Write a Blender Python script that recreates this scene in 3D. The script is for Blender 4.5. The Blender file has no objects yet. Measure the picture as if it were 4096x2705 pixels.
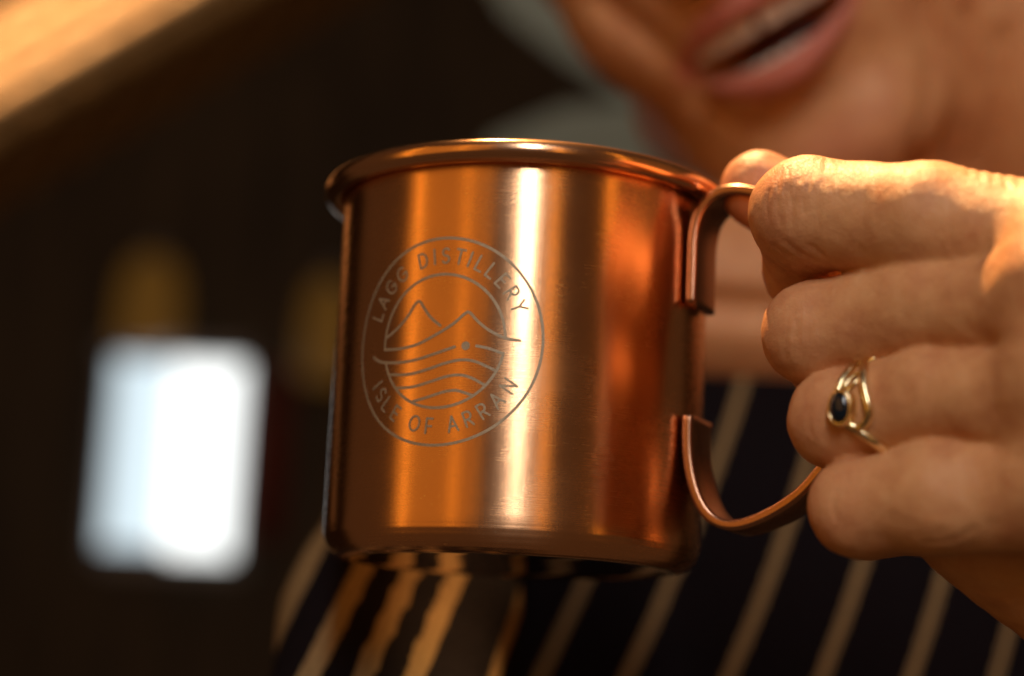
import bpy, math, random
import numpy as np
from mathutils import Vector, Matrix
random.seed(4); np.random.seed(4)
S = bpy.context.scene
COL = S.collection
MM = 0.001                       # everything below is worked out in millimetres, mug axis = world Z

# ------------------------------------------------------------------ camera
CAM = dict(D=371.05, z=-25.583, pitch=.191548, yaw=-.00475946, roll=.0468732, f=7402.55)
W, H = 4096, 2705
C = np.array([0, -CAM['D'], CAM['z']])
_cp, _sp, _cy, _sy = math.cos(CAM['pitch']), math.sin(CAM['pitch']), math.cos(CAM['yaw']), math.sin(CAM['yaw'])
FW = np.array([_sy*_cp, _cy*_cp, _sp]); _r = np.array([_cy, -_sy, 0.]); _u = np.cross(_r, FW)
_cr, _sr = math.cos(CAM['roll']), math.sin(CAM['roll'])
RT, UP = _cr*_r+_sr*_u, -_sr*_r+_cr*_u
def ray(X, Y): return FW + RT*(X-W/2)/CAM['f'] - UP*(Y-H/2)/CAM['f']
def at(X, Y, d): return C + ray(X, Y)*d          # a place in the photograph at a chosen distance, mm
cd = bpy.data.cameras.new('camera'); cam = bpy.data.objects.new('camera', cd); COL.objects.link(cam)
cd.sensor_width = 36; cd.lens = 36*CAM['f']/W; cd.clip_start = .01; cd.clip_end = 100
cam.matrix_world = Matrix(((RT[0], UP[0], -FW[0], C[0]*MM), (RT[1], UP[1], -FW[1], C[1]*MM), (RT[2], UP[2], -FW[2], C[2]*MM), (0, 0, 0, 1)))
cd.dof.use_dof = True; cd.dof.focus_distance = .333; cd.dof.aperture_fstop = 65.06/11.2; cd.dof.aperture_blades = 0
S.camera = cam

# ------------------------------------------------------------------ world, lamps, exposure
w = bpy.data.worlds.new('World'); S.world = w; w.use_nodes = True
w.node_tree.nodes['Background'].inputs[0].default_value = (1, .50, .23, 1)
w.node_tree.nodes['Background'].inputs[1].default_value = .062
S.view_settings.view_transform = 'Standard'; S.view_settings.look = 'None'
S.view_settings.exposure = 0; S.view_settings.gamma = 1; S.view_settings.use_curve_mapping = False
def area(name, az, el, dist, sx, sy, power, col, target=(0, 0, .045)):
    """az: degrees to the right of straight-behind-the-camera as seen from the mug; el: degrees up"""
    l = bpy.data.lights.new(name, 'AREA'); l.shape = 'RECTANGLE'; l.size = sx; l.size_y = sy; l.energy = power; l.color = col
    o = bpy.data.objects.new(name, l); COL.objects.link(o)
    a, e = math.radians(az), math.radians(el); t = Vector(target)
    o.location = t + Vector((math.sin(a)*math.cos(e), -math.cos(a)*math.cos(e), math.sin(e)))*dist
    o.rotation_euler = (t-o.location).to_track_quat('-Z', 'Y').to_euler()
    return o
def spot(name, loc, target, power, col, angle, blend, rad):
    l = bpy.data.lights.new(name, 'SPOT'); l.energy = power; l.color = col; l.spot_size = math.radians(angle); l.spot_blend = blend; l.shadow_soft_size = rad
    o = bpy.data.objects.new(name, l); COL.objects.link(o); o.location = loc
    o.rotation_euler = (Vector(target)-Vector(loc)).to_track_quat('-Z', 'Y').to_euler()
    return o
area('window_light', 1, 32, 1.3, .085, .9, 8.2, (1, .96, .93))
area('band_fill_near', 16, 14, 1.3, .10, 1.3, .6, (1, .45, .06))  # this and the other narrow strips are unseen, added for orange reflection bands
area('band_fill_right', 52, 14, 1.3, .06, 1.3, .65, (1, .42, .05))
area('band_fill_left', -68, 16, 1.3, .08, 1.4, .55, (1, .42, .05))
area('band_fill_middle', -36, 16, 1.4, .06, 1.3, .28, (1, .42, .04))  # thinner unseen strips from here, added for fainter bands on the copper
area('band_fill_far', -22, 16, 1.4, .04, 1.3, .14, (1, .45, .06))
area('warm_fill_left', -50, 12, 1.6, 1.5, 1.6, 2.9, (1, .40, .05))  # broad unseen fill added to turn the copper's reflections orange
area('warm_fill_right', 78, 12, 1.6, .8, 1.6, .35, (1, .42, .09))  # weaker added fill on the handle side
spot('sun_shaft', (-.32, .68, 2.55), (.110, .025, .03), 1120, (1, .57, .24), 5.9, .08, .012)
spot('beam_shaft', (-1.1, -.3, 1.9), (-.36, .80, .36), 620, (1, .58, .29), 11, .4, .02)

# ------------------------------------------------------------------ materials
def N(nt, t, **k):
    n = nt.nodes.new(t)
    for a, b in k.items(): setattr(n, a, b)
    return n
def mat(name, color, rough=.6, metal=0, **kw):
    m = bpy.data.materials.new(name); m.use_nodes = True
    b = m.node_tree.nodes['Principled BSDF']
    b.inputs['Base Color'].default_value = (*color, 1); b.inputs['Roughness'].default_value = rough; b.inputs['Metallic'].default_value = metal
    for k, v in kw.items(): b.inputs[k].default_value = v
    return m, m.node_tree, b
def ramp(nt, inp, stops):
    r = N(nt, 'ShaderNodeValToRGB'); e = r.color_ramp.elements
    while len(e) < len(stops): e.new(.5)
    for i, (p, c) in enumerate(stops): e[i].position = p; e[i].color = (*c, 1) if len(c) == 3 else c
    nt.links.new(inp, r.inputs[0]); return r
def noise(nt, vec, scale, detail=3, rough=.5):
    n = N(nt, 'ShaderNodeTexNoise'); n.inputs['Scale'].default_value = scale; n.inputs['Detail'].default_value = detail; n.inputs['Roughness'].default_value = rough
    if vec is not None: nt.links.new(vec, n.inputs['Vector'])
    return n
def mapping(nt, src, scale=(1, 1, 1), rot=(0, 0, 0)):
    m = N(nt, 'ShaderNodeMapping'); m.inputs['Scale'].default_value = scale; m.inputs['Rotation'].default_value = rot
    nt.links.new(src, m.inputs['Vector']); return m.outputs[0]
def bump(nt, b, h, strength, dist, prev=None):
    n = N(nt, 'ShaderNodeBump'); n.inputs['Strength'].default_value = strength; n.inputs['Distance'].default_value = dist
    nt.links.new(h, n.inputs['Height'])
    if prev is not None: nt.links.new(prev, n.inputs['Normal'])
    nt.links.new(n.outputs[0], b.inputs['Normal']); return n.outputs[0]

def copper(name, color, rough, aniso, brushed=True, rot=.25):
    m, nt, b = mat(name, color, rough, 1)
    b.inputs['Anisotropic'].default_value = aniso; b.inputs['Anisotropic Rotation'].default_value = rot
    tg = N(nt, 'ShaderNodeTangent', direction_type='RADIAL', axis='Z'); nt.links.new(tg.outputs[0], b.inputs['Tangent'])
    tc = N(nt, 'ShaderNodeTexCoord')
    # tarnish clouds
    n = noise(nt, tc.outputs['Object'], 60, 5, .6)
    r = ramp(nt, n.outputs[0], [(.3, tuple(c*.92 for c in color)), (.7, color)])
    # small bright specks of worn lacquer
    v = noise(nt, tc.outputs['Object'], 1900, 1, .5)
    sp = ramp(nt, v.outputs[0], [(.745, (0, 0, 0)), (.775, (1, 1, 1))])
    mx = N(nt, 'ShaderNodeMix', data_type='RGBA'); nt.links.new(sp.outputs[0], mx.inputs[0])
    nt.links.new(r.outputs[0], mx.inputs[6]); mx.inputs[7].default_value = (.95, .72, .5, 1)
    nt.links.new(mx.outputs[2], b.inputs['Base Color'])
    if brushed:
        uv = mapping(nt, tc.outputs['UV'], (14, 950, 1))
        n1 = noise(nt, uv, 1, 3, .7)
        uv2 = mapping(nt, tc.outputs['UV'], (500, 9, 1), (0, 0, .12)); n2 = noise(nt, uv2, 1, 2, .6)
        p = bump(nt, b, n1.outputs[0], .12, .00005); bump(nt, b, n2.outputs[0], .08, .00006, p)
        rr = N(nt, 'ShaderNodeMapRange'); nt.links.new(n1.outputs[0], rr.inputs[0])
        rr.inputs[3].default_value = rough*.8; rr.inputs[4].default_value = rough*1.25
        sm = noise(nt, tc.outputs['Object'], 48, 6, .65); sr = N(nt, 'ShaderNodeMapRange'); nt.links.new(sm.outputs[0], sr.inputs[0])
        sr.inputs[1].default_value = .42; sr.inputs[2].default_value = .66; sr.inputs[3].default_value = .93; sr.inputs[4].default_value = 1.16
        ml = N(nt, 'ShaderNodeMath', operation='MULTIPLY'); nt.links.new(rr.outputs[0], ml.inputs[0]); nt.links.new(sr.outputs[0], ml.inputs[1])
        nt.links.new(ml.outputs[0], b.inputs['Roughness'])
    else:
        n1 = noise(nt, tc.outputs['Object'], 900, 4, .6); bump(nt, b, n1.outputs[0], .12, .0001)
    return m
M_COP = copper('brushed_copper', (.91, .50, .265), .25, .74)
M_RIM = copper('rolled_copper', (.90, .52, .30), .21, .3, False)
M_BASE = copper('polished_copper', (.80, .62, .50), .06, 0, False)
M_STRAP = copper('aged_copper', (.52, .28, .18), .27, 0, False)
m, nt, b = mat('etched_metal', (.40, .32, .225), .5, .45); M_ETCH = m
tc = N(nt, 'ShaderNodeTexCoord'); n = noise(nt, tc.outputs['Object'], 3500, 3, .7); bump(nt, b, n.outputs[0], .6, .0001)
rr = ramp(nt, n.outputs[0], [(.3, (.25, .195, .125)), (.72, (.44, .36, .26))]); nt.links.new(rr.outputs[0], b.inputs['Base Color'])

def skin_material():
    m, nt, b = mat('skin', (.55, .30, .2), .47)
    b.inputs['Subsurface Weight'].default_value = .15; b.inputs['Subsurface Radius'].default_value = (1, .35, .18); b.inputs['Subsurface Scale'].default_value = .0025
    b.inputs['Specular IOR Level'].default_value = .38
    tc = N(nt, 'ShaderNodeTexCoord'); ob = tc.outputs['Object']
    n = noise(nt, ob, 130, 8, .68)
    r = ramp(nt, n.outputs[0], [(.32, (.50, .215, .095)), (.52, (.60, .30, .135)), (.74, (.66, .365, .175))])
    at_ = N(nt, 'ShaderNodeAttribute', attribute_name='tint')
    mx = N(nt, 'ShaderNodeMix', data_type='RGBA'); nt.links.new(at_.outputs['Fac'], mx.inputs[0])
    nt.links.new(r.outputs[0], mx.inputs[6]); mx.inputs[7].default_value = (.47, .125, .115, 1)
    nt.links.new(mx.outputs[2], b.inputs['Base Color'])
    # fine criss-cross skin relief and soft furrows
    v = N(nt, 'ShaderNodeTexVoronoi', feature='DISTANCE_TO_EDGE'); v.inputs['Scale'].default_value = 1250
    wn = noise(nt, ob, 260, 3, .6)
    wv = N(nt, 'ShaderNodeVectorMath', operation='SCALE'); nt.links.new(wn.outputs['Color'], wv.inputs[0]); wv.inputs['Scale'].default_value = .0022
    ad = N(nt, 'ShaderNodeVectorMath', operation='ADD'); nt.links.new(ob, ad.inputs[0]); nt.links.new(wv.outputs[0], ad.inputs[1])
    nt.links.new(mapping(nt, ad.outputs[0], (.85, 1, 1.5)), v.inputs['Vector'])
    vr = ramp(nt, v.outputs['Distance'], [(0, (0, 0, 0)), (.16, (1, 1, 1))])
    p = bump(nt, b, vr.outputs[0], .36, .00013)
    at2 = N(nt, 'ShaderNodeAttribute', attribute_name='furrow')
    fn = noise(nt, mapping(nt, ob, (1300, 300, 130)), 1, 3, .6)
    mu = N(nt, 'ShaderNodeMath', operation='MULTIPLY'); nt.links.new(fn.outputs[0], mu.inputs[0]); nt.links.new(at2.outputs['Fac'], mu.inputs[1])
    p = bump(nt, b, mu.outputs[0], .35, .0007, p)
    n3 = noise(nt, ob, 420, 4, .6); bump(nt, b, n3.outputs[0], .22, .0004, p)
    return m
M_SKIN = skin_material()

def knit_material():
    m, nt, b = mat('striped_knit', (.02, .018, .03), .9)
    tc = N(nt, 'ShaderNodeTexCoord')
    at_ = N(nt, 'ShaderNodeAttribute', attribute_name='stripe')       # distance across the stripes, metres
    wn = noise(nt, tc.outputs['Object'], 35, 3, .5)
    ma = N(nt, 'ShaderNodeMath', operation='MULTIPLY_ADD'); nt.links.new(wn.outputs[0], ma.inputs[0]); ma.inputs[1].default_value = .02; nt.links.new(at_.outputs['Fac'], ma.inputs[2])
    fr = N(nt, 'ShaderNodeMath', operation='FRACT'); nt.links.new(ma.outputs[0], fr.inputs[0])
    r = ramp(nt, fr.outputs[0], [(0, (.009, .007, .009)), (.385, (.009, .007, .009)), (.405, (.27, .185, .09)), (.575, (.27, .185, .09)), (.595, (.009, .007, .009))])
    k = noise(nt, tc.outputs['Object'], 700, 3, .7)
    mm = N(nt, 'ShaderNodeMix', data_type='RGBA', blend_type='MULTIPLY'); mm.inputs[0].default_value = .5
    kr = ramp(nt, k.outputs[0], [(.3, (.5, .5, .5)), (.7, (1, 1, 1))])
    nt.links.new(r.outputs[0], mm.inputs[6]); nt.links.new(kr.outputs[0], mm.inputs[7]); nt.links.new(mm.outputs[2], b.inputs['Base Color'])
    bump(nt, b, k.outputs[0], .6, .0012)
    b.inputs['Specular IOR Level'].default_value = .04
    return m
M_KNIT = knit_material()
M_TOOTH = mat('tooth_enamel', (.78, .73, .63), .25)[0]
M_GUM = mat('mouth_lining', (.10, .02, .016), .5)[0]
M_GOLD = mat('gold', (.86, .70, .42), .22, 1)[0]
M_STONE = mat('dark_sapphire', (.002, .010, .02), .06, 0, **{'Coat Weight': .5})[0]

# ------------------------------------------------------------------ object helpers
def root(name, loc_mm, label, cat, group=None):
    o = bpy.data.objects.new(name, None); COL.objects.link(o); o.empty_display_size = .02
    o.location = Vector(loc_mm)*MM; o['label'] = label; o['category'] = cat
    if group: o['group'] = group
    return o
def mesh(name, V, F, mt, parent=None, smooth=True, uv=None, attrs=None, label=None):
    me = bpy.data.meshes.new(name)
    V = np.asarray(V, float)*MM
    me.from_pydata(V.tolist(), [], [tuple(int(i) for i in f) for f in F] if not isinstance(F, np.ndarray) else F.tolist())
    if smooth: me.shade_smooth()
    if uv is not None:
        l = me.uv_layers.new(name='UVMap'); li = np.empty(len(me.loops), np.int32); me.loops.foreach_get('vertex_index', li)
        l.data.foreach_set('uv', np.asarray(uv, np.float32)[li].ravel())
    for k, a in (attrs or {}).items():
        t = me.attributes.new(k, 'FLOAT', 'POINT'); t.data.foreach_set('value', np.asarray(a, np.float32))
    o = bpy.data.objects.new(name, me); COL.objects.link(o)
    if mt: me.materials.append(mt)
    if label: o['label'] = label
    if parent is not None:
        base = parent; off = Vector((0, 0, 0))
        while base is not None: off += base.location; base = base.parent
        o.parent = parent
        if parent.type == 'EMPTY': o.matrix_parent_inverse = Matrix.Translation(-off)
    return o
def lathe(prof, n=256, close=False):
    prof = np.asarray(prof, float); k = len(prof); th = np.linspace(0, 2*np.pi, n, endpoint=False)
    V = np.concatenate([np.c_[r*np.cos(th), r*np.sin(th), np.full(n, z)] for r, z in prof])
    uv = np.concatenate([np.c_[th/(2*np.pi), np.full(n, z/80)] for r, z in prof])
    F = []
    for i in range(k if close else k-1):
        a, b_ = i*n, ((i+1) % k)*n
        for j in range(n): F.append((a+j, a+(j+1) % n, b_+(j+1) % n, b_+j))
    return V, F, uv
def spline(pts, n):
    """Catmull-Rom through the points, resampled to n by length"""
    P = np.asarray(pts, float); P = np.vstack([2*P[0]-P[1], P, 2*P[-1]-P[-2]]); o = []
    for i in range(1, len(P)-2):
        for t in np.linspace(0, 1, 24, endpoint=False):
            a, b_, c, d = P[i-1:i+3]
            o.append(.5*((2*b_)+(-a+c)*t+(2*a-5*b_+4*c-d)*t*t+(-a+3*b_-3*c+d)*t**3))
    o.append(P[-2]); o = np.array(o); L = np.r_[0, np.cumsum(np.linalg.norm(np.diff(o, axis=0), axis=1))]
    s = np.linspace(0, L[-1], n); return np.stack([np.interp(s, L, o[:, k]) for k in range(o.shape[1])], 1)
def tube(P, rad, seg=10, caps=True):
    P = np.asarray(P, float); n = len(P); rad = np.broadcast_to(rad, (n,)) if np.ndim(rad) <= 1 else rad
    T = np.gradient(P, axis=0); T /= np.linalg.norm(T, axis=1)[:, None]
    a = np.cross(T[0], [0, 0, 1.]); a = a if np.linalg.norm(a) > .1 else np.cross(T[0], [0, 1., 0]); a /= np.linalg.norm(a)
    V = []; 
    for i in range(n):
        a = a-T[i]*(a@T[i]); a /= np.linalg.norm(a); b_ = np.cross(T[i], a)
        for j in range(seg):
            t = 2*np.pi*j/seg; V.append(P[i]+rad[i]*(np.cos(t)*a+np.sin(t)*b_))
    F = [(i*seg+j, i*seg+(j+1) % seg, (i+1)*seg+(j+1) % seg, (i+1)*seg+j) for i in range(n-1) for j in range(seg)]
    if caps: F += [tuple(range(seg))[::-1], tuple(range((n-1)*seg, n*seg))]
    return np.array(V), F
def join(*parts):
    V, F, o = [], [], 0
    for v, f in parts: V.append(v); F += [tuple(int(i)+o for i in q) for q in f]; o += len(v)
    return np.concatenate(V), F

# implicit surfaces: rounded cones blended together, meshed with surface nets
def rcone(P, a, b_, ra, rb):
    a, b_ = np.asarray(a, np.float32), np.asarray(b_, np.float32); d = b_-a; L2 = float(d@d)
    t = np.clip(((P-a)@d)/L2, 0, 1); q = P-a-t[..., None]*d
    return np.sqrt((q*q).sum(-1))-(ra+(rb-ra)*t)
def ellip(P, c, R, M3=None):
    q = P-np.asarray(c, np.float32)
    if M3 is not None: q = q@np.asarray(M3, np.float32).T
    R = np.asarray(R, np.float32); k0 = np.sqrt(((q/R)**2).sum(-1)); k1 = np.sqrt(((q/R**2)**2).sum(-1))+1e-6
    return k0*(k0-1)/k1
def smin(a, b_, k):
    h = np.clip(.5+.5*(b_-a)/k, 0, 1); return b_+(a-b_)*h-k*h*(1-h)
def smax(a, b_, k): return -smin(-a, -b_, k)
def nets(fn, lo, hi, step):
    lo, hi = np.asarray(lo, float), np.asarray(hi, float); n = np.ceil((hi-lo)/step).astype(int)+1
    B = 6; nb = -(-n//B); Fd = np.empty(nb*B, np.float32)          # blocks far from the surface keep one coarse value
    cc = [(lo[i]+step*(B*np.arange(nb[i])+(B-1)/2)).astype(np.float32) for i in range(3)]
    g = np.stack(np.meshgrid(*cc, indexing='ij'), -1).reshape(-1, 3); cv = fn(g)
    near = np.abs(cv) < step*B*1.35+2.5
    V6 = Fd.reshape(nb[0], B, nb[1], B, nb[2], B).transpose(0, 2, 4, 1, 3, 5)
    blk = np.broadcast_to(cv[:, None], (len(cv), B**3)).copy()
    o3 = (np.stack(np.meshgrid(*[np.arange(B)]*3, indexing='ij'), -1).reshape(-1, 3)-(B-1)/2)*step
    ni = np.nonzero(near)[0]
    for i in range(0, len(ni), 1500):
        q = ni[i:i+1500]; blk[q] = fn((g[q][:, None, :]+o3[None].astype(np.float32)).reshape(-1, 3)).reshape(len(q), -1)
    V6[...] = blk.reshape(*nb, B, B, B); n = nb*B
    s = Fd < 0
    cnt = np.zeros(n-1, np.int8); acc = np.zeros((*(n-1), 3), np.float32); num = np.zeros(n-1, np.float32)
    nx, ny, nz = n-1
    for axis in range(3):
        sl0 = [slice(None)]*3; sl1 = [slice(None)]*3; sl0[axis] = slice(0, -1); sl1[axis] = slice(1, None)
        A, B = Fd[tuple(sl0)], Fd[tuple(sl1)]; cr = (A < 0) != (B < 0)
        t = np.where(cr, A/np.where(A == B, 1, A-B), 0)
        o1, o2 = [k for k in range(3) if k != axis]
        for d1 in (0, 1):
            for d2 in (0, 1):
                s_ = [None]*3; s_[axis] = slice(None); s_[o1] = slice(d1, d1+(n-1)[o1]); s_[o2] = slice(d2, d2+(n-1)[o2]); s_ = tuple(s_)
                c_ = cr[s_]; num += c_; acc[..., axis] += np.where(c_, t[s_], 0)
                acc[..., o1] += c_*d1; acc[..., o2] += c_*d2
    act = num > 0; idx = -np.ones(n-1, np.int64); idx[act] = np.arange(act.sum())
    cell = np.argwhere(act); V = lo+step*(cell+acc[act]/num[act][:, None])
    Fc = []
    for axis in range(3):
        o1, o2 = [(axis+1) % 3, (axis+2) % 3]
        sl0 = [slice(None)]*3; sl1 = [slice(None)]*3; sl0[axis] = slice(0, -1); sl1[axis] = slice(1, None)
        A, B = s[tuple(sl0)], s[tuple(sl1)]
        e = np.argwhere(A != B); e = e[(e[:, o1] > 0) & (e[:, o2] > 0) & (e[:, o1] < n[o1]-1) & (e[:, o2] < n[o2]-1)]
        sg = A[tuple(e.T)]
        def cid(d1, d2):
            q = e.copy(); q[:, o1] -= d1; q[:, o2] -= d2; return idx[tuple(q.T)]
        Q = np.stack([cid(0, 0), cid(1, 0), cid(1, 1), cid(0, 1)], 1)
        Q[~sg] = Q[~sg][:, ::-1]; Fc.append(Q)
    return V, np.concatenate(Fc)
def relax(V, F, it=2, k=.5):
    for _ in range(it):
        A = np.zeros_like(V); c = np.zeros(len(V))
        for i in range(4):
            a, b_ = F[:, i], F[:, (i+1) % 4]
            np.add.at(A, a, V[b_]); np.add.at(c, a, 1); np.add.at(A, b_, V[a]); np.add.at(c, b_, 1)
        V = V+k*(A/np.maximum(c, 1)[:, None]-V)
    return V

# ------------------------------------------------------------------ background of the room
def board(name, X0, Y0, X1, Y1, d, thick, mt, parent=None, depth2=None):
    """upright box between two corners of the view at distance d (mm)"""
    P = [at(X0, Y0, d), at(X1, Y0, d), at(X1, Y1, d), at(X0, Y1, d)]
    V = P+[q+FW*thick for q in P]
    F = [(0, 3, 2, 1), (4, 5, 6, 7), (0, 1, 5, 4), (1, 2, 6, 5), (2, 3, 7, 6), (3, 0, 4, 7)]
    return mesh(name, V, F, mt, parent, False)
m, nt, b = mat('dark_panelling', (.03, .02, .012), .7); M_WALL = m
tc = N(nt, 'ShaderNodeTexCoord'); n = noise(nt, mapping(nt, tc.outputs['Object'], (6, 1, .7)), 3, 5, .6)
rr = ramp(nt, n.outputs[0], [(.3, (.026, .018, .010)), (.7, (.095, .068, .037))]); nt.links.new(rr.outputs[0], b.inputs['Base Color'])
wl = mesh('wall', [(-6000, 3600, -2500), (6000, 3600, -2500), (6000, 3600, 4500), (-6000, 3600, 4500), (-6000, 3720, -2500), (6000, 3720, -2500), (6000, 3720, 4500), (-6000, 3720, 4500)],
          [(0, 1, 2, 3), (5, 4, 7, 6), (4, 0, 3, 7), (1, 5, 6, 2), (3, 2, 6, 7), (4, 5, 1, 0)], M_WALL, None, False)
wl['kind'] = 'structure'
def yray(X, Y, y):
    d = ray(X, Y); return C+d*((y-C[1])/d[1])
def ybox(name, X0, Y0, X1, Y1, y, thick, mt, parent=None):
    a = yray((X0+X1)/2, Y0, y); c = yray((X0+X1)/2, Y1, y); l = yray(X0, (Y0+Y1)/2, y); r = yray(X1, (Y0+Y1)/2, y)
    x0, x1, z0, z1 = l[0], r[0], c[2], a[2]
    V = [(x, yy, z) for yy in (y, y+thick) for x, z in ((x0, z0), (x1, z0), (x1, z1), (x0, z1))]
    return mesh(name, V, [(0, 1, 2, 3), (5, 4, 7, 6), (4, 0, 3, 7), (1, 5, 6, 2), (3, 2, 6, 7), (4, 5, 1, 0)], mt, parent, False)
def emit(name, col, st):
    m = bpy.data.materials.new(name); m.use_nodes = True; nt = m.node_tree; b = nt.nodes['Principled BSDF']
    b.inputs['Base Color'].default_value = (.02, .02, .02, 1); b.inputs['Emission Color'].default_value = (*col, 1); b.inputs['Emission Strength'].default_value = st
    return m
M_SKYL = emit('hazy_daylight', (.78, .93, 1.0), 1.0); M_SKYR = emit('bright_daylight', (.97, 1, .98), 1.7)
M_FRAME = mat('grey_window_frame', (.30, .30, .32), .5)[0]
wy = 3590
win = root('window', yray(690, 1790, wy), 'bright white out-of-focus window in the dark wall, left of the mug', 'window')
ybox('pane', 425, 1440, 661, 2188, wy-12, 8, M_SKYL, win)
ybox('pane', 664, 1440, 950, 2225, wy-12, 8, M_SKYR, win)
for a in ((405, 1375, 985, 1438, wy-40), (395, 2238, 965, 2280, wy-40), (395, 1439, 424, 2237, wy-40), (951, 1439, 978, 2237, wy-40), (425, 2190, 663, 2237, wy-36)):
    ybox('window_frame', *a[:5], 36, M_FRAME, win)
M_AMBER = emit('amber_glow', (1, .42, .05), .08)
def glow_shape(cx, y0, y1, half, y, label, st):  # glowing shapes added in place of lit wooden posts
    c = yray(cx, (y0+y1)/2, y); top = yray(cx, y0, y); bot = yray(cx, y1, y); rr_ = abs(yray(cx+half, 0, y)[0]-yray(cx, 0, y)[0])
    o = root('glow', bot, label, 'glow', 'amber glows on the back wall')
    h = top[2]-bot[2]
    V, F, _ = lathe([(rr_*.2, h*1.02), (rr_*.55, h), (rr_*.85, h*.86), (rr_, h*.55), (rr_, h*.1), (rr_*.8, 0), (rr_*.1, -h*.02)], 32); mesh('glow_shell', V+bot, F, M_AMBER, o)
    V, F, _ = lathe([(rr_*.3, h*1.0), (rr_*.3, h*1.12), (rr_*.05, h*1.16)], 16); mesh('cap', V+bot, F, M_FRAME, o)
glow_shape(585, 1040, 1400, 120, 3400, 'dim amber glow just above the bright window', .3)
glow_shape(1300, 1130, 1520, 100, 3400, 'dim amber lamp partly hidden behind the mug\'s left side', .2)
M_RED = mat('red_brown_cloth', (.30, .055, .03), .9)[0]
ca = yray(1075, 1480, 3480); cb = yray(1075, 2160, 3480)
V = []; n_ = 40
for i in range(n_+1):
    x = ca[0]-28+i*(75/n_); yy = 3480+10*math.sin(i*.9)
    V += [(x, yy, ca[2]), (x, yy, cb[2]), (x, yy+4, ca[2]), (x, yy+4, cb[2])]
F = []
for i in range(n_):
    a, c_ = i*4, i*4+4; F += [(a, a+1, c_+1, c_), (a+2, c_+2, c_+3, a+3), (a, c_, c_+2, a+2), (a+1, a+3, c_+3, c_+1)]
F += [(0, 2, 3, 1), (n_*4, n_*4+1, n_*4+3, n_*4+2)]
cu = mesh('curtain', V, F, M_RED); cu['label'] = 'dim red-brown curtain hanging beside the bright window'; cu['category'] = 'curtain'

# sunlit edge of plaited straw high on the left
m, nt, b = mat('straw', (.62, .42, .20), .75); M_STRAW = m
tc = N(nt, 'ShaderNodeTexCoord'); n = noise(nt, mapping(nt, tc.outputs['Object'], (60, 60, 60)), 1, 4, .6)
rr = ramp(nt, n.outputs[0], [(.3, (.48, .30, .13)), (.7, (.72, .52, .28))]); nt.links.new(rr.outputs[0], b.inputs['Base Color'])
M_SHADED_STRAW = mat('shaded_straw', (.20, .11, .03), .85)[0]  # straw for the underside plaits, with their shade put into the colour
A0, A1 = at(-3000, 2149, 1112), at(4200, -1977, 1241)
axis = (A1-A0)/np.linalg.norm(A1-A0); LEN = np.linalg.norm(A1-A0)
dn = np.array([0, 0, -1.]); dn = dn-axis*(dn@axis); dn /= np.linalg.norm(dn); bk = np.cross(axis, dn)
if bk@FW < 0: bk = -bk
aw = root('straw_shade', A0, 'sunlit tan woven straw edge slanting across the top left', 'shade')
def rope(off_dn, off_bk, r, bumps, amp, ph, name, mt=None):
    n = 620; s = np.linspace(0, 1, n); P = A0+np.outer(s*LEN, axis)+dn*off_dn+bk*off_bk
    mesh(name, *tube(P, r*(1+amp*np.abs(np.sin(np.pi*(s*bumps+ph)))-amp*.5), 14), mt or M_STRAW, aw)
for k in range(3): rope(-48+k*15.5, 5-k*2, 9.2, 44, .55, .12*k, 'plait')
rope(-3.5, 0, 6.5, 44, .2, .1, 'binding')
for k in range(6): rope(8+k*1.0, 12+k*16, 9.6, 36, .35, .37*k, 'plait', M_SHADED_STRAW)
# painted chair back behind the person
M_SAGE = mat('sage_paint', (.21, .25, .205), .65)[0]
ch = root('painted_panel', at(2400, 1200, 1150), 'blurred grey-green painted panel behind the person\'s face', 'panel')
def quadboard(name, pts, d, thick):
    P = [at(x, y, d+k) for x, y, k in pts]; n = len(P); V = P+[q+FW*thick for q in P]
    F = [tuple(range(n))[::-1], tuple(range(n, 2*n))]+[(i, (i+1) % n, n+(i+1) % n, n+i) for i in range(n)]
    mesh(name, V, F, M_SAGE, ch, False)
quadboard('board', [(1830, -260, 0), (3300, -260, 0), (3300, 420, 0), (2520, 400, 0), (2280, 250, 0), (2030, 60, 0)], 1150, 22)
quadboard('board', [(1950, 560, 0), (2250, 430, 0), (2560, 405, 0), (3300, 430, 0), (3300, 1300, 0), (1950, 1300, 0)], 1140, 22)
M_POST = mat('brown_post', (.12, .07, .03), .7)[0]
po = board('post', 2650, 520, 2720, 1300, 1050, 20, M_POST, ch)

# ------------------------------------------------------------------ the copper mug
R = 37.5
mug = root('copper_mug', (0, 0, 0), 'brushed copper mug with strap handle and etched round mountain emblem, held in the hand', 'mug')
prof = [(32.6, 0.0)]
for i in range(1, 25):                                            # rounded foot with faint spun steps
    a = -math.pi/2+math.pi/2*i/24; st = .03*math.sin(i*1.6)
    prof.append((32.4+5.1*math.cos(a)+st*math.cos(a), 5.3+5.3*math.sin(a)+st*math.sin(a)))
prof += [(R, 7), (R, 12)]+[(R, z) for z in np.linspace(16, 72, 15)]+[(R, 73.4)]
inner = [(R-.9, 73.4)]+[(R-.9, z) for z in np.linspace(70, 8, 9)]+[(R-2.4, 3.5), (R-6, 1.4), (.01, 1.3)]
V, F, uv = lathe(prof+inner, 320); mesh('body', V, F, M_COP, mug, uv=uv)
tp = []
for i in range(28):
    a = 2*math.pi*i/28; tp.append((39.35+2.25*math.cos(a), 74.35+2.2*math.sin(a)))
V, F, uv = lathe(tp[::-1], 320, True); mesh('rim', V, F, M_RIM, mug, uv=uv)
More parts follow.
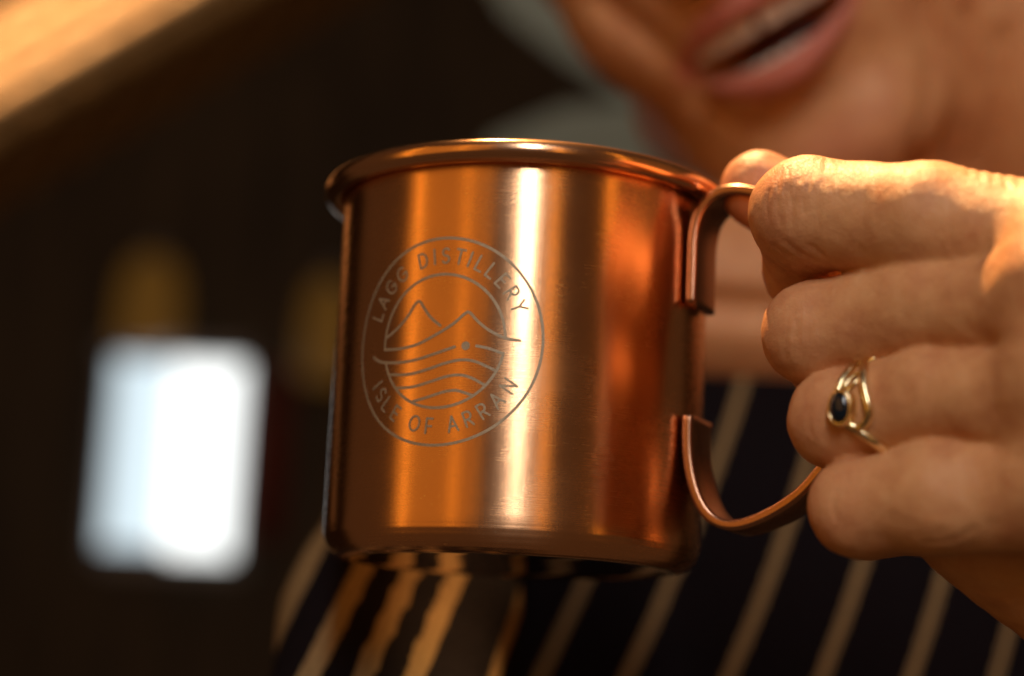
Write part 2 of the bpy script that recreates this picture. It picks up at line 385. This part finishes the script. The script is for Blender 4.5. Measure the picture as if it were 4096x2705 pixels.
V, F, uv = lathe([(.01, .35), (20, .35), (29.5, .30), (31.2, .12), (32.0, -.12), (32.75, -.05), (32.9, .25)][::-1], 256); mesh('base', V, F, M_BASE, mug, uv=uv)

# strap handle: side view traced in its own upright plane, 26 degrees round towards the camera
HAZ = math.radians(26); HRD = np.array([math.cos(HAZ), -math.sin(HAZ), 0]); HTG = np.array([-math.sin(HAZ), -math.cos(HAZ), 0])
def hplane(X, Y, off):
    d = ray(X, Y); t = (off-C@HTG)/(d@HTG); P = C+t*d; return np.array([P@HRD, P[2]])
HWID = 6.0
up = [hplane(*q, HWID) for q in ((2810, 800), (2865, 757), (2950, 748), (3012, 765))]
lowp = [hplane(*q, HWID) for q in ((3235, 1930), (3150, 2005), (3050, 2065), (2930, 2108), (2860, 2098), (2805, 2045), (2770, 1960))]
zt0 = hplane(2755, 1212, HWID)[1]; zb0 = hplane(2738, 1658, HWID)[1]
rt = 38.75
path = [(rt, zt0), (rt, zt0+8), (rt, zt0+13), (rt+.3, zt0+17)]+[tuple(q) for q in up]
e = up[-1]; g = lowp[0]
path += [(e[0]+9, e[1]-3.5), (e[0]+17, e[1]-10), (e[0]+20, e[1]-22), (g[0]+9.5, g[1]+15)]
path += [tuple(q) for q in lowp]+[(rt+.35, lowp[-1][1]+5), (rt, zb0-6), (rt, zb0)]
hp = spline(path, 150)
for _ in range(16): hp[1:-1] = .25*hp[:-2]+.5*hp[1:-1]+.25*hp[2:]
def strap(hp, hw, ht):
    T = np.gradient(hp, axis=0); T /= np.linalg.norm(T, axis=1)[:, None]; Nn = np.stack([T[:, 1], -T[:, 0]], 1)
    cs = []                                                        # rounded-rectangle cross-section
    r = .75
    for cx, cy, a0 in ((hw-r, ht-r, 0), (-hw+r, ht-r, 90), (-hw+r, -ht+r, 180), (hw-r, -ht+r, 270)):
        for k in range(5):
            a = math.radians(a0+22.5*k); cs.append((cx+r*math.cos(a), cy+r*math.sin(a)))
    V = []
    for p_, n_ in zip(hp, Nn):
        for wv, tv in cs:
            q = p_+n_*tv; V.append(HRD*q[0]+np.array([0, 0, q[1]])+HTG*wv)
    n, m_ = len(hp), len(cs)
    F = [(i*m_+j, i*m_+(j+1) % m_, (i+1)*m_+(j+1) % m_, (i+1)*m_+j) for i in range(n-1) for j in range(m_)]
    F += [tuple(range(m_))[::-1], tuple(range((n-1)*m_, n*m_))]
    return np.array(V), F
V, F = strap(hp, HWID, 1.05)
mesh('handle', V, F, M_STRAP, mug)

# etched emblem: strokes laid on the curved wall
EU, EZ = -15.4, 38.6
emb = bpy.data.objects.new('emblem', None); COL.objects.link(emb); emb.parent = mug; emb['label'] = 'etched round emblem of mountains and waves with lettering'
_off = [0]
def ribbon(P, wd, closed=False):
    P = np.asarray(P, float); n = len(P)
    if closed: T = np.roll(P, -1, 0)-np.roll(P, 1, 0)
    else: T = np.gradient(P, axis=0)
    T /= np.linalg.norm(T, axis=1)[:, None]; Nn = np.stack([-T[:, 1], T[:, 0]], 1)*wd/2
    L, Rr = P+Nn, P-Nn
    V = np.concatenate([L, Rr]); F = [(n+i, n+(i+1) % n, (i+1) % n, i) for i in range(n if closed else n-1)]
    if not closed:
        for k, sgn in ((0, -1), (n-1, 1)):
            c0 = len(V); a0 = math.atan2(Nn[k, 1], Nn[k, 0]); arc = [P[k]+wd/2*np.array([math.cos(a0-sgn*t), math.sin(a0-sgn*t)]) for t in np.linspace(0, math.pi, 9)[1:-1]]
            V = np.vstack([V, arc]); F.append(tuple([k]+list(range(c0, c0+7))+[n+k])[::(-1 if sgn > 0 else 1)])
    return V, F
def wrap(V2, off):
    u = (V2[:, 0]+EU)/R; r = R+off
    return np.stack([r*np.sin(u), -r*np.cos(u), V2[:, 1]+EZ], 1)
def strokes(name, lines, wd, closed=False):
    parts = []
    for P in lines:
        _off[0] = (_off[0]+1) % 9
        v, f = ribbon(P, wd, closed); parts.append((wrap(v, .035+.007*_off[0]), f))
    V, F = join(*parts); return mesh(name, V, F, M_ETCH, emb, False)
def circ(r, a0, a1, n=120): 
    t = np.radians(np.linspace(a0, a1, n)); return np.stack([r*np.cos(t), r*np.sin(t)], 1)
strokes('outer_ring', [circ(19.55, 0, 357.5, 144)], .53, True)
IR = 12.6
strokes('upper_arc', [circ(IR, 2, 184, 90)], .53)
strokes('lower_arc', [circ(IR, 196, 349, 80)], .53)
LN = dict(
 mountain_line=[[(-12.5, 1.15), (-9.48, 2.94), (-7.15, 5.14), (-5.76, 7.15), (-4.79, 7.7), (-3.91, 6.7), (-2.19, 4.54), (-.03, 2.83)],
   [(-12.6, -.96), (-9.17, -1.1), (-5.07, -.6), (-1.35, .89), (2.42, 2.98), (4.89, 5.05), (5.74, 5.14), (7.21, 3.62), (9.51, 1.85), (12.57, .45), (15.3, .08)]],
 wave_line=[[(-15.6, -2.07), (-14.3, -2.94), (-12.39, -3.47), (-8.61, -3.71), (-4.87, -3.43), (-.84, -2.46), (3.09, -1.26)],
   [(7.32, -1.12), (9.68, -1.59), (12.35, -2.48)],
   [(-11.2, -5.87), (-6.35, -6.1), (-2.51, -5.43), (1.37, -4.31), (4.51, -3.73), (7.33, -4.08), (10.9, -5.6)],
   [(-9.1, -8.56), (-5.19, -8.52), (-1.44, -7.68), (1.8, -6.79), (4.4, -6.55), (6.65, -7.1), (9.2, -8.4)],
   [(-5.2, -11.35), (-1.57, -10.5), (1.38, -9.66), (3.68, -9.42), (5.4, -9.83), (7.1, -10.4)]])
for k, v in LN.items():
    for P in v: strokes(k, [spline(P, 60)], .53)
d = circ(.82, 0, 345, 24)
V = wrap(d+np.array([5.22, -1.09]), .05); mesh('dot', V, [tuple(range(24))], M_ETCH, emb, False)
def arc(cx, cy, rx, ry, a0, a1, n=18):
    t = np.radians(np.linspace(a0, a1, n)); return [(cx+rx*math.cos(q), cy+ry*math.sin(q)) for q in t]
FONT = {
 'L': [[(-.24, .5), (-.24, -.5)], [(-.24, -.5), (.27, -.5)]],
 'A': [[(-.37, -.5), (0, .5)], [(0, .5), (.37, -.5)], [(-.24, -.16), (.24, -.16)]],
 'G': [arc(.02, 0, .42, .5, 48, 352, 26), [(.44, -.05), (.08, -.05)]],
 'D': [[(-.3, .5), (-.3, -.5)], [(-.3, .5)]+arc(-.06, 0, .42, .5, 88, -88)+[(-.3, -.5)]],
 'I': [[(0, .5), (0, -.5)]],
 'S': [arc(0, .25, .27, .25, 40, 255, 14)+arc(0, -.25, .28, .25, 85, -145, 16)],
 'T': [[(-.33, .5), (.33, .5)], [(0, .5), (0, -.5)]],
 'E': [[(-.24, .5), (-.24, -.5)], [(-.24, .5), (.27, .5)], [(-.24, 0), (.2, 0)], [(-.24, -.5), (.27, -.5)]],
 'R': [[(-.26, .5), (-.26, -.5)], [(-.26, .5)]+arc(.02, .23, .27, .27, 88, -88, 12)+[(-.26, -.04)], [(.0, -.04), (.3, -.5)]],
 'Y': [[(-.35, .5), (0, .02)], [(.35, .5), (0, .02)], [(0, .02), (0, -.5)]],
 'O': [arc(0, 0, .42, .5, 90, 450, 30)],
 'F': [[(-.22, .5), (-.22, -.5)], [(-.22, .5), (.27, .5)], [(-.22, -.02), (.2, -.02)]],
 'N': [[(-.34, -.5), (-.34, .5)], [(-.34, .5), (.34, -.5)], [(.34, -.5), (.34, .5)]]}
def letter(chr_, ang, rad, inward, h=2.75):
    a = math.radians(ang); up_ = np.array([math.cos(a), math.sin(a)])*(-1 if inward else 1); rt_ = np.array([up_[1], -up_[0]]); c = np.array([math.cos(a), math.sin(a)])*rad
    L = []
    for P in FONT[chr_]:
        P = np.array(P); 
        if len(P) == 2: P = np.linspace(P[0], P[1], 5)
        L.append(c+np.outer(P[:, 0]*h*.9, rt_)+np.outer(P[:, 1]*h, up_))
    strokes('letter', L, .41)
for c_, a in zip('LAGGDISTILLERY', (159.2, 148.6, 137, 124.9, 106.3, 97, 88.6, 78.3, 71, 63.2, 54, 44.2, 33.9, 23.4)): letter(c_, a, 16.15, False)
for c_, a in zip('ISLEOFARRAN', (-151.5, -143.3, -134.1, -124, -105.8, -94.6, -77.5, -66.6, -55.6, -44, -31.8)): letter(c_, a, 16.0, True)

# ------------------------------------------------------------------ the hand (left hand, back towards us)
def hand_parts():
    J = lambda X, Y, d: at(X, Y, d)
    idx = [(J(4330, 1030, 305), 11.2), (J(3700, 893, 317), 10.2), (J(3225, 852, 329), 9.6), (J(3250, 1075, 349), 8.8), (J(3420, 1120, 353), 7.2)]
    mid = [(J(4330, 1235, 297), 10.8), (J(3700, 1225, 315), 8.9), (J(3258, 1335, 327), 8.9), (J(3320, 1420, 345), 8.2), (J(3520, 1460, 349), 7.2)]
    rin = [(J(4330, 1590, 294), 10.4), (J(3730, 1590, 310), 8.4), (J(3350, 1680, 320), 8.1), (J(3410, 1745, 338), 7.6), (J(3600, 1790, 341), 6.8)]
    pin = [(J(4330, 1960, 297), 10.4), (J(3760, 1985, 305), 9.3), (J(3440, 2032, 313), 8.2), (J(3480, 2070, 331), 7.2), (J(3650, 2080, 334), 6.4)]
    thu = [(J(3038, 757, 364), 7.6), (J(3340, 930, 360), 8.8), (J(3830, 1270, 350), 11.5), (J(4600, 1900, 340), 15)]
    return idx, mid, rin, pin, thu
IDX, MID, RIN, PIN, THU = hand_parts()
WR = at(5400, 2500, 332)
ELB = at(8800, 4600, 420)
def chain(P, ch, k):
    d = None
    for (a, ra), (b_, rb) in zip(ch[:-1], ch[1:]):
        q = rcone(P, a, b_, ra, rb); d = q if d is None else smin(d, q, k)
    return d
def hand_sdf(P):
    P = P.astype(np.float32)
    d = chain(P, IDX, 2.5)
    tt = np.clip((P[..., 0]-73)/24, 0, 1); kk = .5+9.5*tt*tt*(3-2*tt)                   # furrows fade out towards the knuckles
    for ch in (MID, RIN, PIN): d = smin(d, chain(P, ch, 2.5), kk)
    # back of the hand: metacarpals to the wrist
    pl = None
    for ch, wo in ((IDX, (-180, -330, 6)), (MID, (-60, -140, -2)), (RIN, (60, 120, 0)), (PIN, (80, 330, 6))):
        q = rcone(P, ch[0][0]+np.array([1.5, 2.5, 0]), at(5400+wo[0], 2500+wo[1], 332+wo[2]), ch[0][1]*.98, 13)
        pl = q if pl is None else smin(pl, q, 5)
    q = rcone(P, at(4250, 1450, 322), WR, 15, 17); pl = smin(pl, q, 8)
    q = rcone(P, at(3930, 2070, 322), at(4900, 2700, 330), 12.5, 17); pl = smin(pl, q, 6)     # little-finger side of the palm
    d = smin(d, pl, 5)
    t = chain(P, THU, 4); d = smin(d, t, 1.5)
    d = smin(d, rcone(P, WR, ELB, 21, 33), 12)
    # knuckles and crease below the index finger's bend
    for c_, r_ in ((at(4200, 1130, 294), 7.0), (at(4220, 1480, 291), 6.6), (at(4220, 1870, 293), 6.3), (at(4260, 980, 299), 7.0)):
        d = smin(d, np.sqrt(((P-c_.astype(np.float32))**2).sum(-1))-r_, 8)
    return d
lo = np.array([at(2850, 700, 368)[0]-12, -114, -26.]); hi = np.array([128., 22., 92.]); lo[2] = -62
HV, HF = nets(hand_sdf, lo, hi, .55); HV = relax(HV, HF, 2, .5)
def seg_d(V, a, b_):
    d = b_-a; t = np.clip((V-a)@d/(d@d), 0, 1); return np.linalg.norm(V-a-t[:, None]*d, axis=1)
def hmarch(X, Y):
    d = ray(X, Y); t = 270.
    for _ in range(60):
        v = float(hand_sdf((C+d*t).reshape(1, 3))[0]); t += v*.8
        if abs(v) < .03: break
    return C+d*t
LINES = [((3134, 680), (3120, 715), (3113, 760)), ((3160, 668), (3150, 720), (3152, 770)), ((3197, 655), (3204, 725)), ((3226, 648), (3236, 715), (3232, 760)), ((3264, 645), (3255, 710)), ((3300, 640), (3296, 690)),
         ((3175, 800), (3169, 868), (3176, 930)), ((3108, 806), (3112, 850), (3120, 895)), ((3210, 790), (3214, 850)), ((3075, 760), (3066, 810), (3070, 870)),
         ((3095, 985), (3180, 1040), (3275, 1088)), ((3146, 968), (3200, 1010), (3275, 1050)), ((3085, 1030), (3150, 1075), (3230, 1110)), ((3240, 985), (3320, 1035), (3380, 1060)),
         ((3150, 1330), (3136, 1380), (3146, 1430)), ((3190, 1290), (3182, 1350)), ((3240, 1640), (3232, 1690), (3242, 1730)), ((3340, 1960), (3330, 2020), (3340, 2070)),
         ((3700, 2170), (3800, 2160), (3900, 2110)), ((3860, 640), (3880, 700)), ((3910, 650), (3925, 720)), ((3960, 655), (3980, 730)), ((4010, 680), (4030, 750)), ((4060, 690), (4085, 770))]
HN = np.zeros_like(HV); e_ = .4
for k_, ax_ in enumerate(np.eye(3)*e_): HN[:, k_] = hand_sdf(HV+ax_)-hand_sdf(HV-ax_)
HN /= np.linalg.norm(HN, axis=1)[:, None]
dep = np.zeros(len(HV))
for L in LINES:
    P3 = [hmarch(x, y) for x, y in spline(L, 7)]; dd = np.min([seg_d(HV, a, b_) for a, b_ in zip(P3[:-1], P3[1:])], axis=0)
    dep += np.exp(-(dd/.40)**2)*.14-np.exp(-((dd-1.1)/.6)**2)*.05
from mathutils import noise as mn
wob = np.array([.30*mn.noise(Vector(p_*.13))+.14*mn.noise(Vector(p_*.33))+.05*mn.noise(Vector(p_*.9)) for p_ in HV])
HV = HV-HN*(dep-wob)[:, None]
def sd(P): return hand_sdf(np.asarray(P, float).reshape(-1, 3))
def furrow(V):
    f = np.zeros(len(V))
    for c_, r_ in ((IDX[2][0], 12), (MID[2][0], 10), (RIN[2][0], 9), (PIN[2][0], 9), (IDX[0][0]-[5, 0, 0], 14)):
        f = np.maximum(f, np.exp(-(((V-c_)/r_)**2).sum(1)*.7))
    return np.clip(f, 0, 1)
# coarser wrist and forearm running on into the sleeve
WV, WF = nets(hand_sdf, (126, -118, -190), (262, 70, 100), 2.2); HF = np.concatenate([HF, WF+len(HV)]); HV = np.concatenate([HV, WV])
hand_tint = np.zeros(len(HV))
for c_, r_ in ((IDX[2][0], 9), (MID[2][0], 9), (RIN[2][0], 8), (PIN[2][0], 8), (THU[0][0], 14)):
    hand_tint = np.maximum(hand_tint, .30*np.exp(-(((HV-c_)/r_)**2).sum(1)))

# ------------------------------------------------------------------ the person: face, neck, chest, striped top
MC = at(3055, 120, 535)                                             # between the lips
im = (RT*.885+UP*.465); psi = math.radians(22)
EX = im*math.cos(psi)-FW*math.sin(psi); EX /= np.linalg.norm(EX)   # towards her left
zz = (-RT*.465+UP*.885)+FW*(-.12); EZv = zz-EX*(zz@EX); EZv /= np.linalg.norm(EZv)
EY = np.cross(EZv, EX)                                             # out of the face
if EY@FW > 0: EY = -EY
ROT = np.stack([EX, EY, EZv])                                      # world -> face
def F2W(p): return MC+p[0]*EX+p[1]*EY+p[2]*EZv
def qarc(a, m_, c_, n=10): return spline([a, m_, c_], n)
UPL = spline([(-28, -9, 1), (-15, 1.5, 7.5), (-5, 5, 9.5), (0, 4.6, 8.8), (5, 5, 9.5), (15, 1.5, 7.5), (28, -9, 1)], 14)
LOL = spline([(-28, -9, 0), (-18, -1, -8.5), (-8, 3.6, -13), (0, 4.6, -14), (8, 3.6, -13), (18, -1, -8.5), (28, -9, 0)], 14)
def lip(q, L, r0, r1):
    d = None
    for i in range(len(L)-1):
        t0, t1 = abs(i/(len(L)-1)*2-1), abs((i+1)/(len(L)-1)*2-1)
        x = rcone(q, L[i], L[i+1], r1+(r0-r1)*(1-t0), r1+(r0-r1)*(1-t1)); d = x if d is None else smin(d, x, 1.5)
    return d
def face_base(P):
    q = ((P-MC)@ROT.T).astype(np.float32)
    d = ellip(q, (0, -78, 62), (72, 90, 92))
    d = smin(d, ellip(q, (0, -50, 8), (56, 50, 62)), 14)
    d = smin(d, ellip(q, (0, -18, -2), (30, 17, 26)), 12)
    d = smin(d, ellip(q, (0, -14, -42), (19, 15, 15)), 12)                         # chin
    for s_ in (-1, 1):
        d = smin(d, ellip(q, (s_*36, -26, 24), (22, 20, 24)), 10)                 # smiling cheek
        d = smin(d, rcone(q, (s_*52, -70, -14), (s_*16, -18, -40), 15, 14), 14)   # jaw
    d = smin(d, rcone(q, (0, -6, 52), (0, 14, 30), 8, 9.5), 9)                    # nose
    for s_ in (-1, 1): d = smin(d, np.sqrt(((q-np.array((s_*11, 3, 27), np.float32))**2).sum(-1))-7, 5)
    return d
CREASES = []
def face_sdf(P):
    q = ((P-MC)@ROT.T).astype(np.float32); d = face_base(P)
    d = smin(d, lip(q, UPL, 4.0, 2.0), 2.2); d = smin(d, lip(q, LOL, 4.7, 2.0), 2.2)
    d = smax(d, -ellip(q, (0, -8, -1.5), (25.5, 19, 8.2)), 1.5)                    # open mouth
    return d
NK0, NK1 = F2W((0, -85, -40)), at(3450, 1750, 640)
TC = at(3050, 2900, 590)
SH = [(at(1760, 1950, 500), 25), (at(1600, 2500, 450), 27), (at(1480, 3200, 400), 28), (at(1700, 4600, 380), 34)]
def torso_sdf(P):
    P = P.astype(np.float32)
    M3 = np.stack([RT, FW, UP])
    d = ellip(P, TC, (112, 104, 108), M3)
    d = smin(d, rcone(P, at(2150, 2150, 590), at(5100, 2250, 610), 58, 60), 40)
    d = smin(d, chain(P, SH, 10), 6)
    return d
def neck_sdf(P):
    P = P.astype(np.float32)
    return smin(rcone(P, F2W((38, -62, -8)), at(4700, 900, 600), 46, 54), smin(rcone(P, NK0, NK1, 46, 54), rcone(P, at(2840, 1200, 575), at(3900, 1270, 585), 31, 38), 20), 16)
def upper_base(P): return smin(smin(face_sdf(P), neck_sdf(P), 10), torso_sdf(P)+9, 10)
def march(fn, X, Y, t):
    d = ray(X, Y)
    for _ in range(60):
        v = float(fn((C+d*t).reshape(1, 3))[0]); t += v*.8
        if abs(v) < .05: break
    return C+d*t
for pts, r_, sink in (([(2400, 0), (2560, 130), (2690, 250), (2760, 330), (2780, 430)], 3.2, .2), ([(2840, 440), (2960, 500), (3120, 480), (3290, 350)], 3.0, 1.0),
                      ([(2780, 1205), (2900, 1225), (3100, 1240)], 4.0, .0), ([(3690, 0), (3740, 230), (3720, 450), (3630, 690)], 2.6, .4), ([(3860, 60), (3850, 350), (3750, 700)], 2.4, .5), ([(4010, 150), (3960, 480), (3870, 720)], 2.4, .5)):
    L = [march(upper_base, x, y, 420.)+FW*sink*0 for x, y in spline(pts, 9)]
    CREASES.append((L, r_, sink))
def upper_sdf(P):
    d = upper_base(P); P = P.astype(np.float32)
    for L, r_, sink in CREASES:
        g = None
        for a, b_ in zip(L[:-1], L[1:]):
            x = rcone(P, a, b_, r_, r_); g = x if g is None else np.minimum(g, x)
        d = smax(d, -g-sink+.8, 3.5)
    return d
c0 = at(2900, 1300, 560)
BV, BF = nets(upper_sdf, (c0[0]-170, 60, -210), (c0[0]+210, 345, 275), 2.4); BV = relax(BV, BF, 1, .5)
# finer face in front
def tint_face(V):
    q = (V-MC)@ROT.T; t = np.zeros(len(V))
    dl = np.minimum(lip(q.astype(np.float32), UPL, 4.0, 2.0), lip(q.astype(np.float32), LOL, 4.7, 2.0))
    t = np.clip(1-(dl-.3)/1.6, 0, 1)*.75
    t = np.maximum(t, .28*np.exp(-(((q-np.array((0, 0, -44)))/np.array((18, 30, 14)))**2).sum(1)))
    t = np.maximum(t, .22*np.exp(-(((q-np.array((36, -10, 20)))/20)**2).sum(1)))
    return t
V = np.concatenate([HV, BV]); F = np.concatenate([HF, BF+len(HV)])
me_attr = dict(tint=np.r_[hand_tint, tint_face(BV)], furrow=np.r_[furrow(HV), np.full(len(BV), .15)])
person = root('person', TC, 'person in a dark striped top, mouth open, holding the mug by its handle', 'person')
mesh('body', V, F, M_SKIN, person, attrs=me_attr)
# mouth lining and teeth
def blob(name, c_, rad, mt, parent):
    V, F, _ = lathe([(math.cos(a), math.sin(a)) for a in np.linspace(-math.pi/2+.01, math.pi/2-.01, 12)], 24)
    return mesh(name, np.array([F2W((c_[0]+v[0]*rad[0], c_[1]+v[1]*rad[1], c_[2]+v[2]*rad[2])) for v in V]), F, mt, parent)
blob('tongue', (0, -22, -7), (17, 13, 5), M_GUM, person)
def teeth(name, z, h, sgn, xs, ws, y0, curve):
    g = bpy.data.objects.new(name, None); COL.objects.link(g); g.parent = person
    off = Vector((0, 0, 0))
    for x, w_ in zip(xs, ws):
        cx, y, yaw_ = x, y0-curve*x*x, math.atan(-2*curve*x)
        V = []
        for (a, b_, c_) in [(i, j, k) for k in (-1, 1) for j in (-1, 1) for i in (-1, 1)]:
            tip = 1 if c_*sgn < 0 else .86
            lx = a*w_/2*.94*tip; ly = b_*2.2-(1.2 if b_ > 0 and c_*sgn < 0 else 0); lz = c_*h/2
            V.append(F2W((cx+lx*math.cos(yaw_)-ly*math.sin(yaw_), y+lx*math.sin(yaw_)+ly*math.cos(yaw_), z+lz)))
        F = [(0, 1, 3, 2), (4, 6, 7, 5), (0, 4, 5, 1), (2, 3, 7, 6), (0, 2, 6, 4), (1, 5, 7, 3)]
        o = mesh('tooth', V, F, M_TOOTH, g, True)
        bv = o.modifiers.new('round', 'BEVEL'); bv.width = .0011; bv.segments = 2; bv.limit_method = 'NONE'
xs = [-19.5, -13, -4.3+-.0, 4.3, 13, 19.5]
teeth('upper_teeth', 4.8, 9.5, 1, [-20.5, -14.5, -8.6+0, -0.2-4.2+0.4, 4.0, 8.6+2.2, 16.6, 22], [5.5, 6.2, 6.0, 5.0+.9, 8, 6, 5.8, 5], 1.4, .014)
teeth('lower_teeth', -11.6, 7.5, -1, [-18, -12.5, -7.4, -2.5, 2.5, 7.4, 12.5, 18], [5.6, 5.4, 4.9, 4.8, 4.8, 4.9, 5.4, 5.6], -2.2, .014)

# eyes and hair, just above the frame
M_EYE = mat('eye_white', (.75, .72, .68), .2)[0]; M_IRIS = mat('iris', (.06, .03, .015), .15)[0]; M_HAIR = mat('brown_hair', (.05, .028, .014), .6)[0]
for s_ in (-1, 1):
    ey = blob('eye', (s_*31, -6, 64), (12, 12, 8), M_EYE, person)
    blob('iris', (s_*31, 4.9, 63), (5, 2, 5), M_IRIS, ey)
def hair_sdf(P):
    q = ((P-MC)@ROT.T).astype(np.float32)
    d = ellip(q, (0, -84, 66), (80, 96, 99)); strand = np.sin(q[..., 0]*.9+q[..., 2]*.25)*.8
    return smax(d+strand, np.maximum(78-q[..., 2], -(-34-q[..., 1])-np.maximum(q[..., 2]-112, 0)), 8)
hc = F2W((0, -84, 70)); hv, hf = nets(hair_sdf, hc-120, hc+120, 2.6); mesh('hair', hv, hf, M_HAIR, person)
# striped knitted top
nc0, nc1 = at(2750, 900, 470), at(3700, 700, 470)
def top_sdf(P):
    P = P.astype(np.float32); d = torso_sdf(P)
    cut = rcone(P, at(2800, 985, 480), at(4100, 1150, 490), 48, 54)
    return smax(d, -cut, 4)
TV, TF = nets(top_sdf, (-140, -75, -300), (260, 345, 130), 2.2); TV = relax(TV, TF, 2, .5)
sn = RT*.90-UP*.43; sn /= np.linalg.norm(sn)
raw = TV@sn
cen_ = [(1010, 2700, 430), (1250, 2700, 425), (1450, 2700, 420), (1640, 2700, 420), (1970, 2700, 425), (2310, 2700, 430), (2690, 2700, 432), (3120, 2700, 435), (3510, 2700, 440), (3900, 2700, 445), (4300, 2700, 450)]
kx, ky = [], []
for i_, (x_, y_, d_) in enumerate(cen_):                              # edges of every stripe across the cloth
    hw_ = 50 if i_ < 4 else 25
    kx += [at(x_-hw_, y_, d_)@sn, at(x_+hw_, y_, d_)@sn]; ky += [i_+.395-.01, i_+.585-.01]
kx = np.array(kx); ky = np.array(ky)
stripe = np.interp(raw, kx, ky)+np.minimum(raw-kx[0], 0)/14+np.maximum(raw-kx[-1], 0)/23
# folds of the cloth
q = TV-TC
nrm_wob = .8*np.sin(q@(RT*.05+UP*.028)+1.0)+.7*np.sin(q@(RT*.021-UP*.09)+.4)
TV = TV+np.outer(nrm_wob, -FW)
mesh('striped_top', TV, TF, M_KNIT, person, attrs=dict(stripe=stripe), label='dark knitted top with cream stripes')
sv, sf = tube(spline([at(6700, 3300, 370), at(7800, 4000, 400), at(9200, 4800, 430)], 20), np.linspace(33, 42, 20), 40)
mesh('sleeve', sv, sf, M_KNIT, person, attrs=dict(stripe=np.arange(len(sv))/40*.3))

# ------------------------------------------------------------------ gold ring on the ring finger
def ring_sd(P): return chain(np.asarray(P, float).reshape(-1, 3).astype(np.float32), RIN, 2.5)
def on_hand(X, Y, lift=0):
    d = ray(X, Y); t = 270.
    best = (9e9, t)
    for _ in range(80):
        P = C+d*t; s_ = float(ring_sd(P)[0])
        if s_ < best[0]: best = (s_, t)
        if abs(s_) < .02 or t > 360: break
        t += max(s_*.8, .02)
    P = C+d*best[1]; e = .3; g = np.array([float(ring_sd(P+v)[0]-ring_sd(P-v)[0]) for v in np.eye(3)*e]); g /= np.linalg.norm(g)
    return P+g*(lift-float(ring_sd(P)[0])), g
rg = root('ring', on_hand(3440, 1650)[0], 'gold ring with oval dark blue stone on the ring finger', 'ring')
def trace(name, pts, rad, lift=.35, n=40):
    P = np.array([on_hand(x, y, lift)[0] for x, y in spline(pts, n)]); P = relax_line(P); v, f = tube(P, rad, 10); mesh(name, v, f, M_GOLD, rg)
def relax_line(P):
    for _ in range(3): P[1:-1] = .25*P[:-2]+.5*P[1:-1]+.25*P[2:]
    return P
trace('shoulder', [(3500, 1412), (3470, 1435), (3420, 1470), (3378, 1520), (3352, 1575), (3342, 1610)], np.linspace(.95, .7, 40))
trace('shoulder', [(3500, 1412), (3468, 1445), (3460, 1500), (3462, 1560), (3478, 1620), (3480, 1670), (3460, 1700), (3430, 1712)], .85, .5)
trace('scroll', [(3455, 1500), (3430, 1505), (3400, 1530), (3385, 1555), (3400, 1560), (3425, 1540), (3432, 1520)], .38, .5)
trace('band', [(3385, 1690), (3425, 1712), (3462, 1735), (3505, 1765), (3550, 1800), (3585, 1812)], np.linspace(.8, 1.15, 40), .4)
sc, sg = on_hand(3378, 1635, 1.2)
sg = sg*.55+(-FW)*.25+(-RT)*.35; sg /= np.linalg.norm(sg)
ua = UP-sg*(UP@sg); ua /= np.linalg.norm(ua); ub = np.cross(ua, sg)
def oval(prof, name, mt, n=40):
    V, F, _ = lathe(prof, n); mesh(name, np.array([sc+ua*v[0]*1.35+ub*v[1]*1.0+sg*v[2] for v in V]), F, mt, rg)
oval([(2.25, -1.6), (2.35, 0), (2.3, .9), (2.05, 1.05), (1.85, .95), (1.85, .3)], 'bezel', M_GOLD)
oval([(1.85, .75), (1.5, 1.25), (.9, 1.55), (.02, 1.65)], 'gemstone', M_STONE)
# back of the band round the finger
fa, fb = RIN[2][0], RIN[1][0]; fx = (fb-fa)/np.linalg.norm(fb-fa)
p0, p1 = on_hand(3500, 1412, -.1)[0], on_hand(3585, 1812, -.1)[0]
def polar(p): 
    q = p-fa; x_ = q@fx; q = q-fx*x_; return x_, q
x0, q0 = polar(p0); x1, q1 = polar(p1); b0 = q0/np.linalg.norm(q0); b1 = np.cross(fx, b0)
ang = math.atan2(q1@b1, q1@b0); bw = FW-fx*(FW@fx); bang = math.atan2(bw@b1, bw@b0)
if (ang > 0) != (bang > 0): ang = ang-2*math.pi if ang > 0 else ang+2*math.pi
P = []
for t in np.linspace(0, 1, 50):
    a = ang*t; r_ = np.linalg.norm(q0)*(1-t)+np.linalg.norm(q1)*t; P.append(fa+fx*(x0*(1-t)+x1*t)+r_*(math.cos(a)*b0+math.sin(a)*b1))
v, f = tube(np.array(P), .8, 10); mesh('band', v, f, M_GOLD, rg)
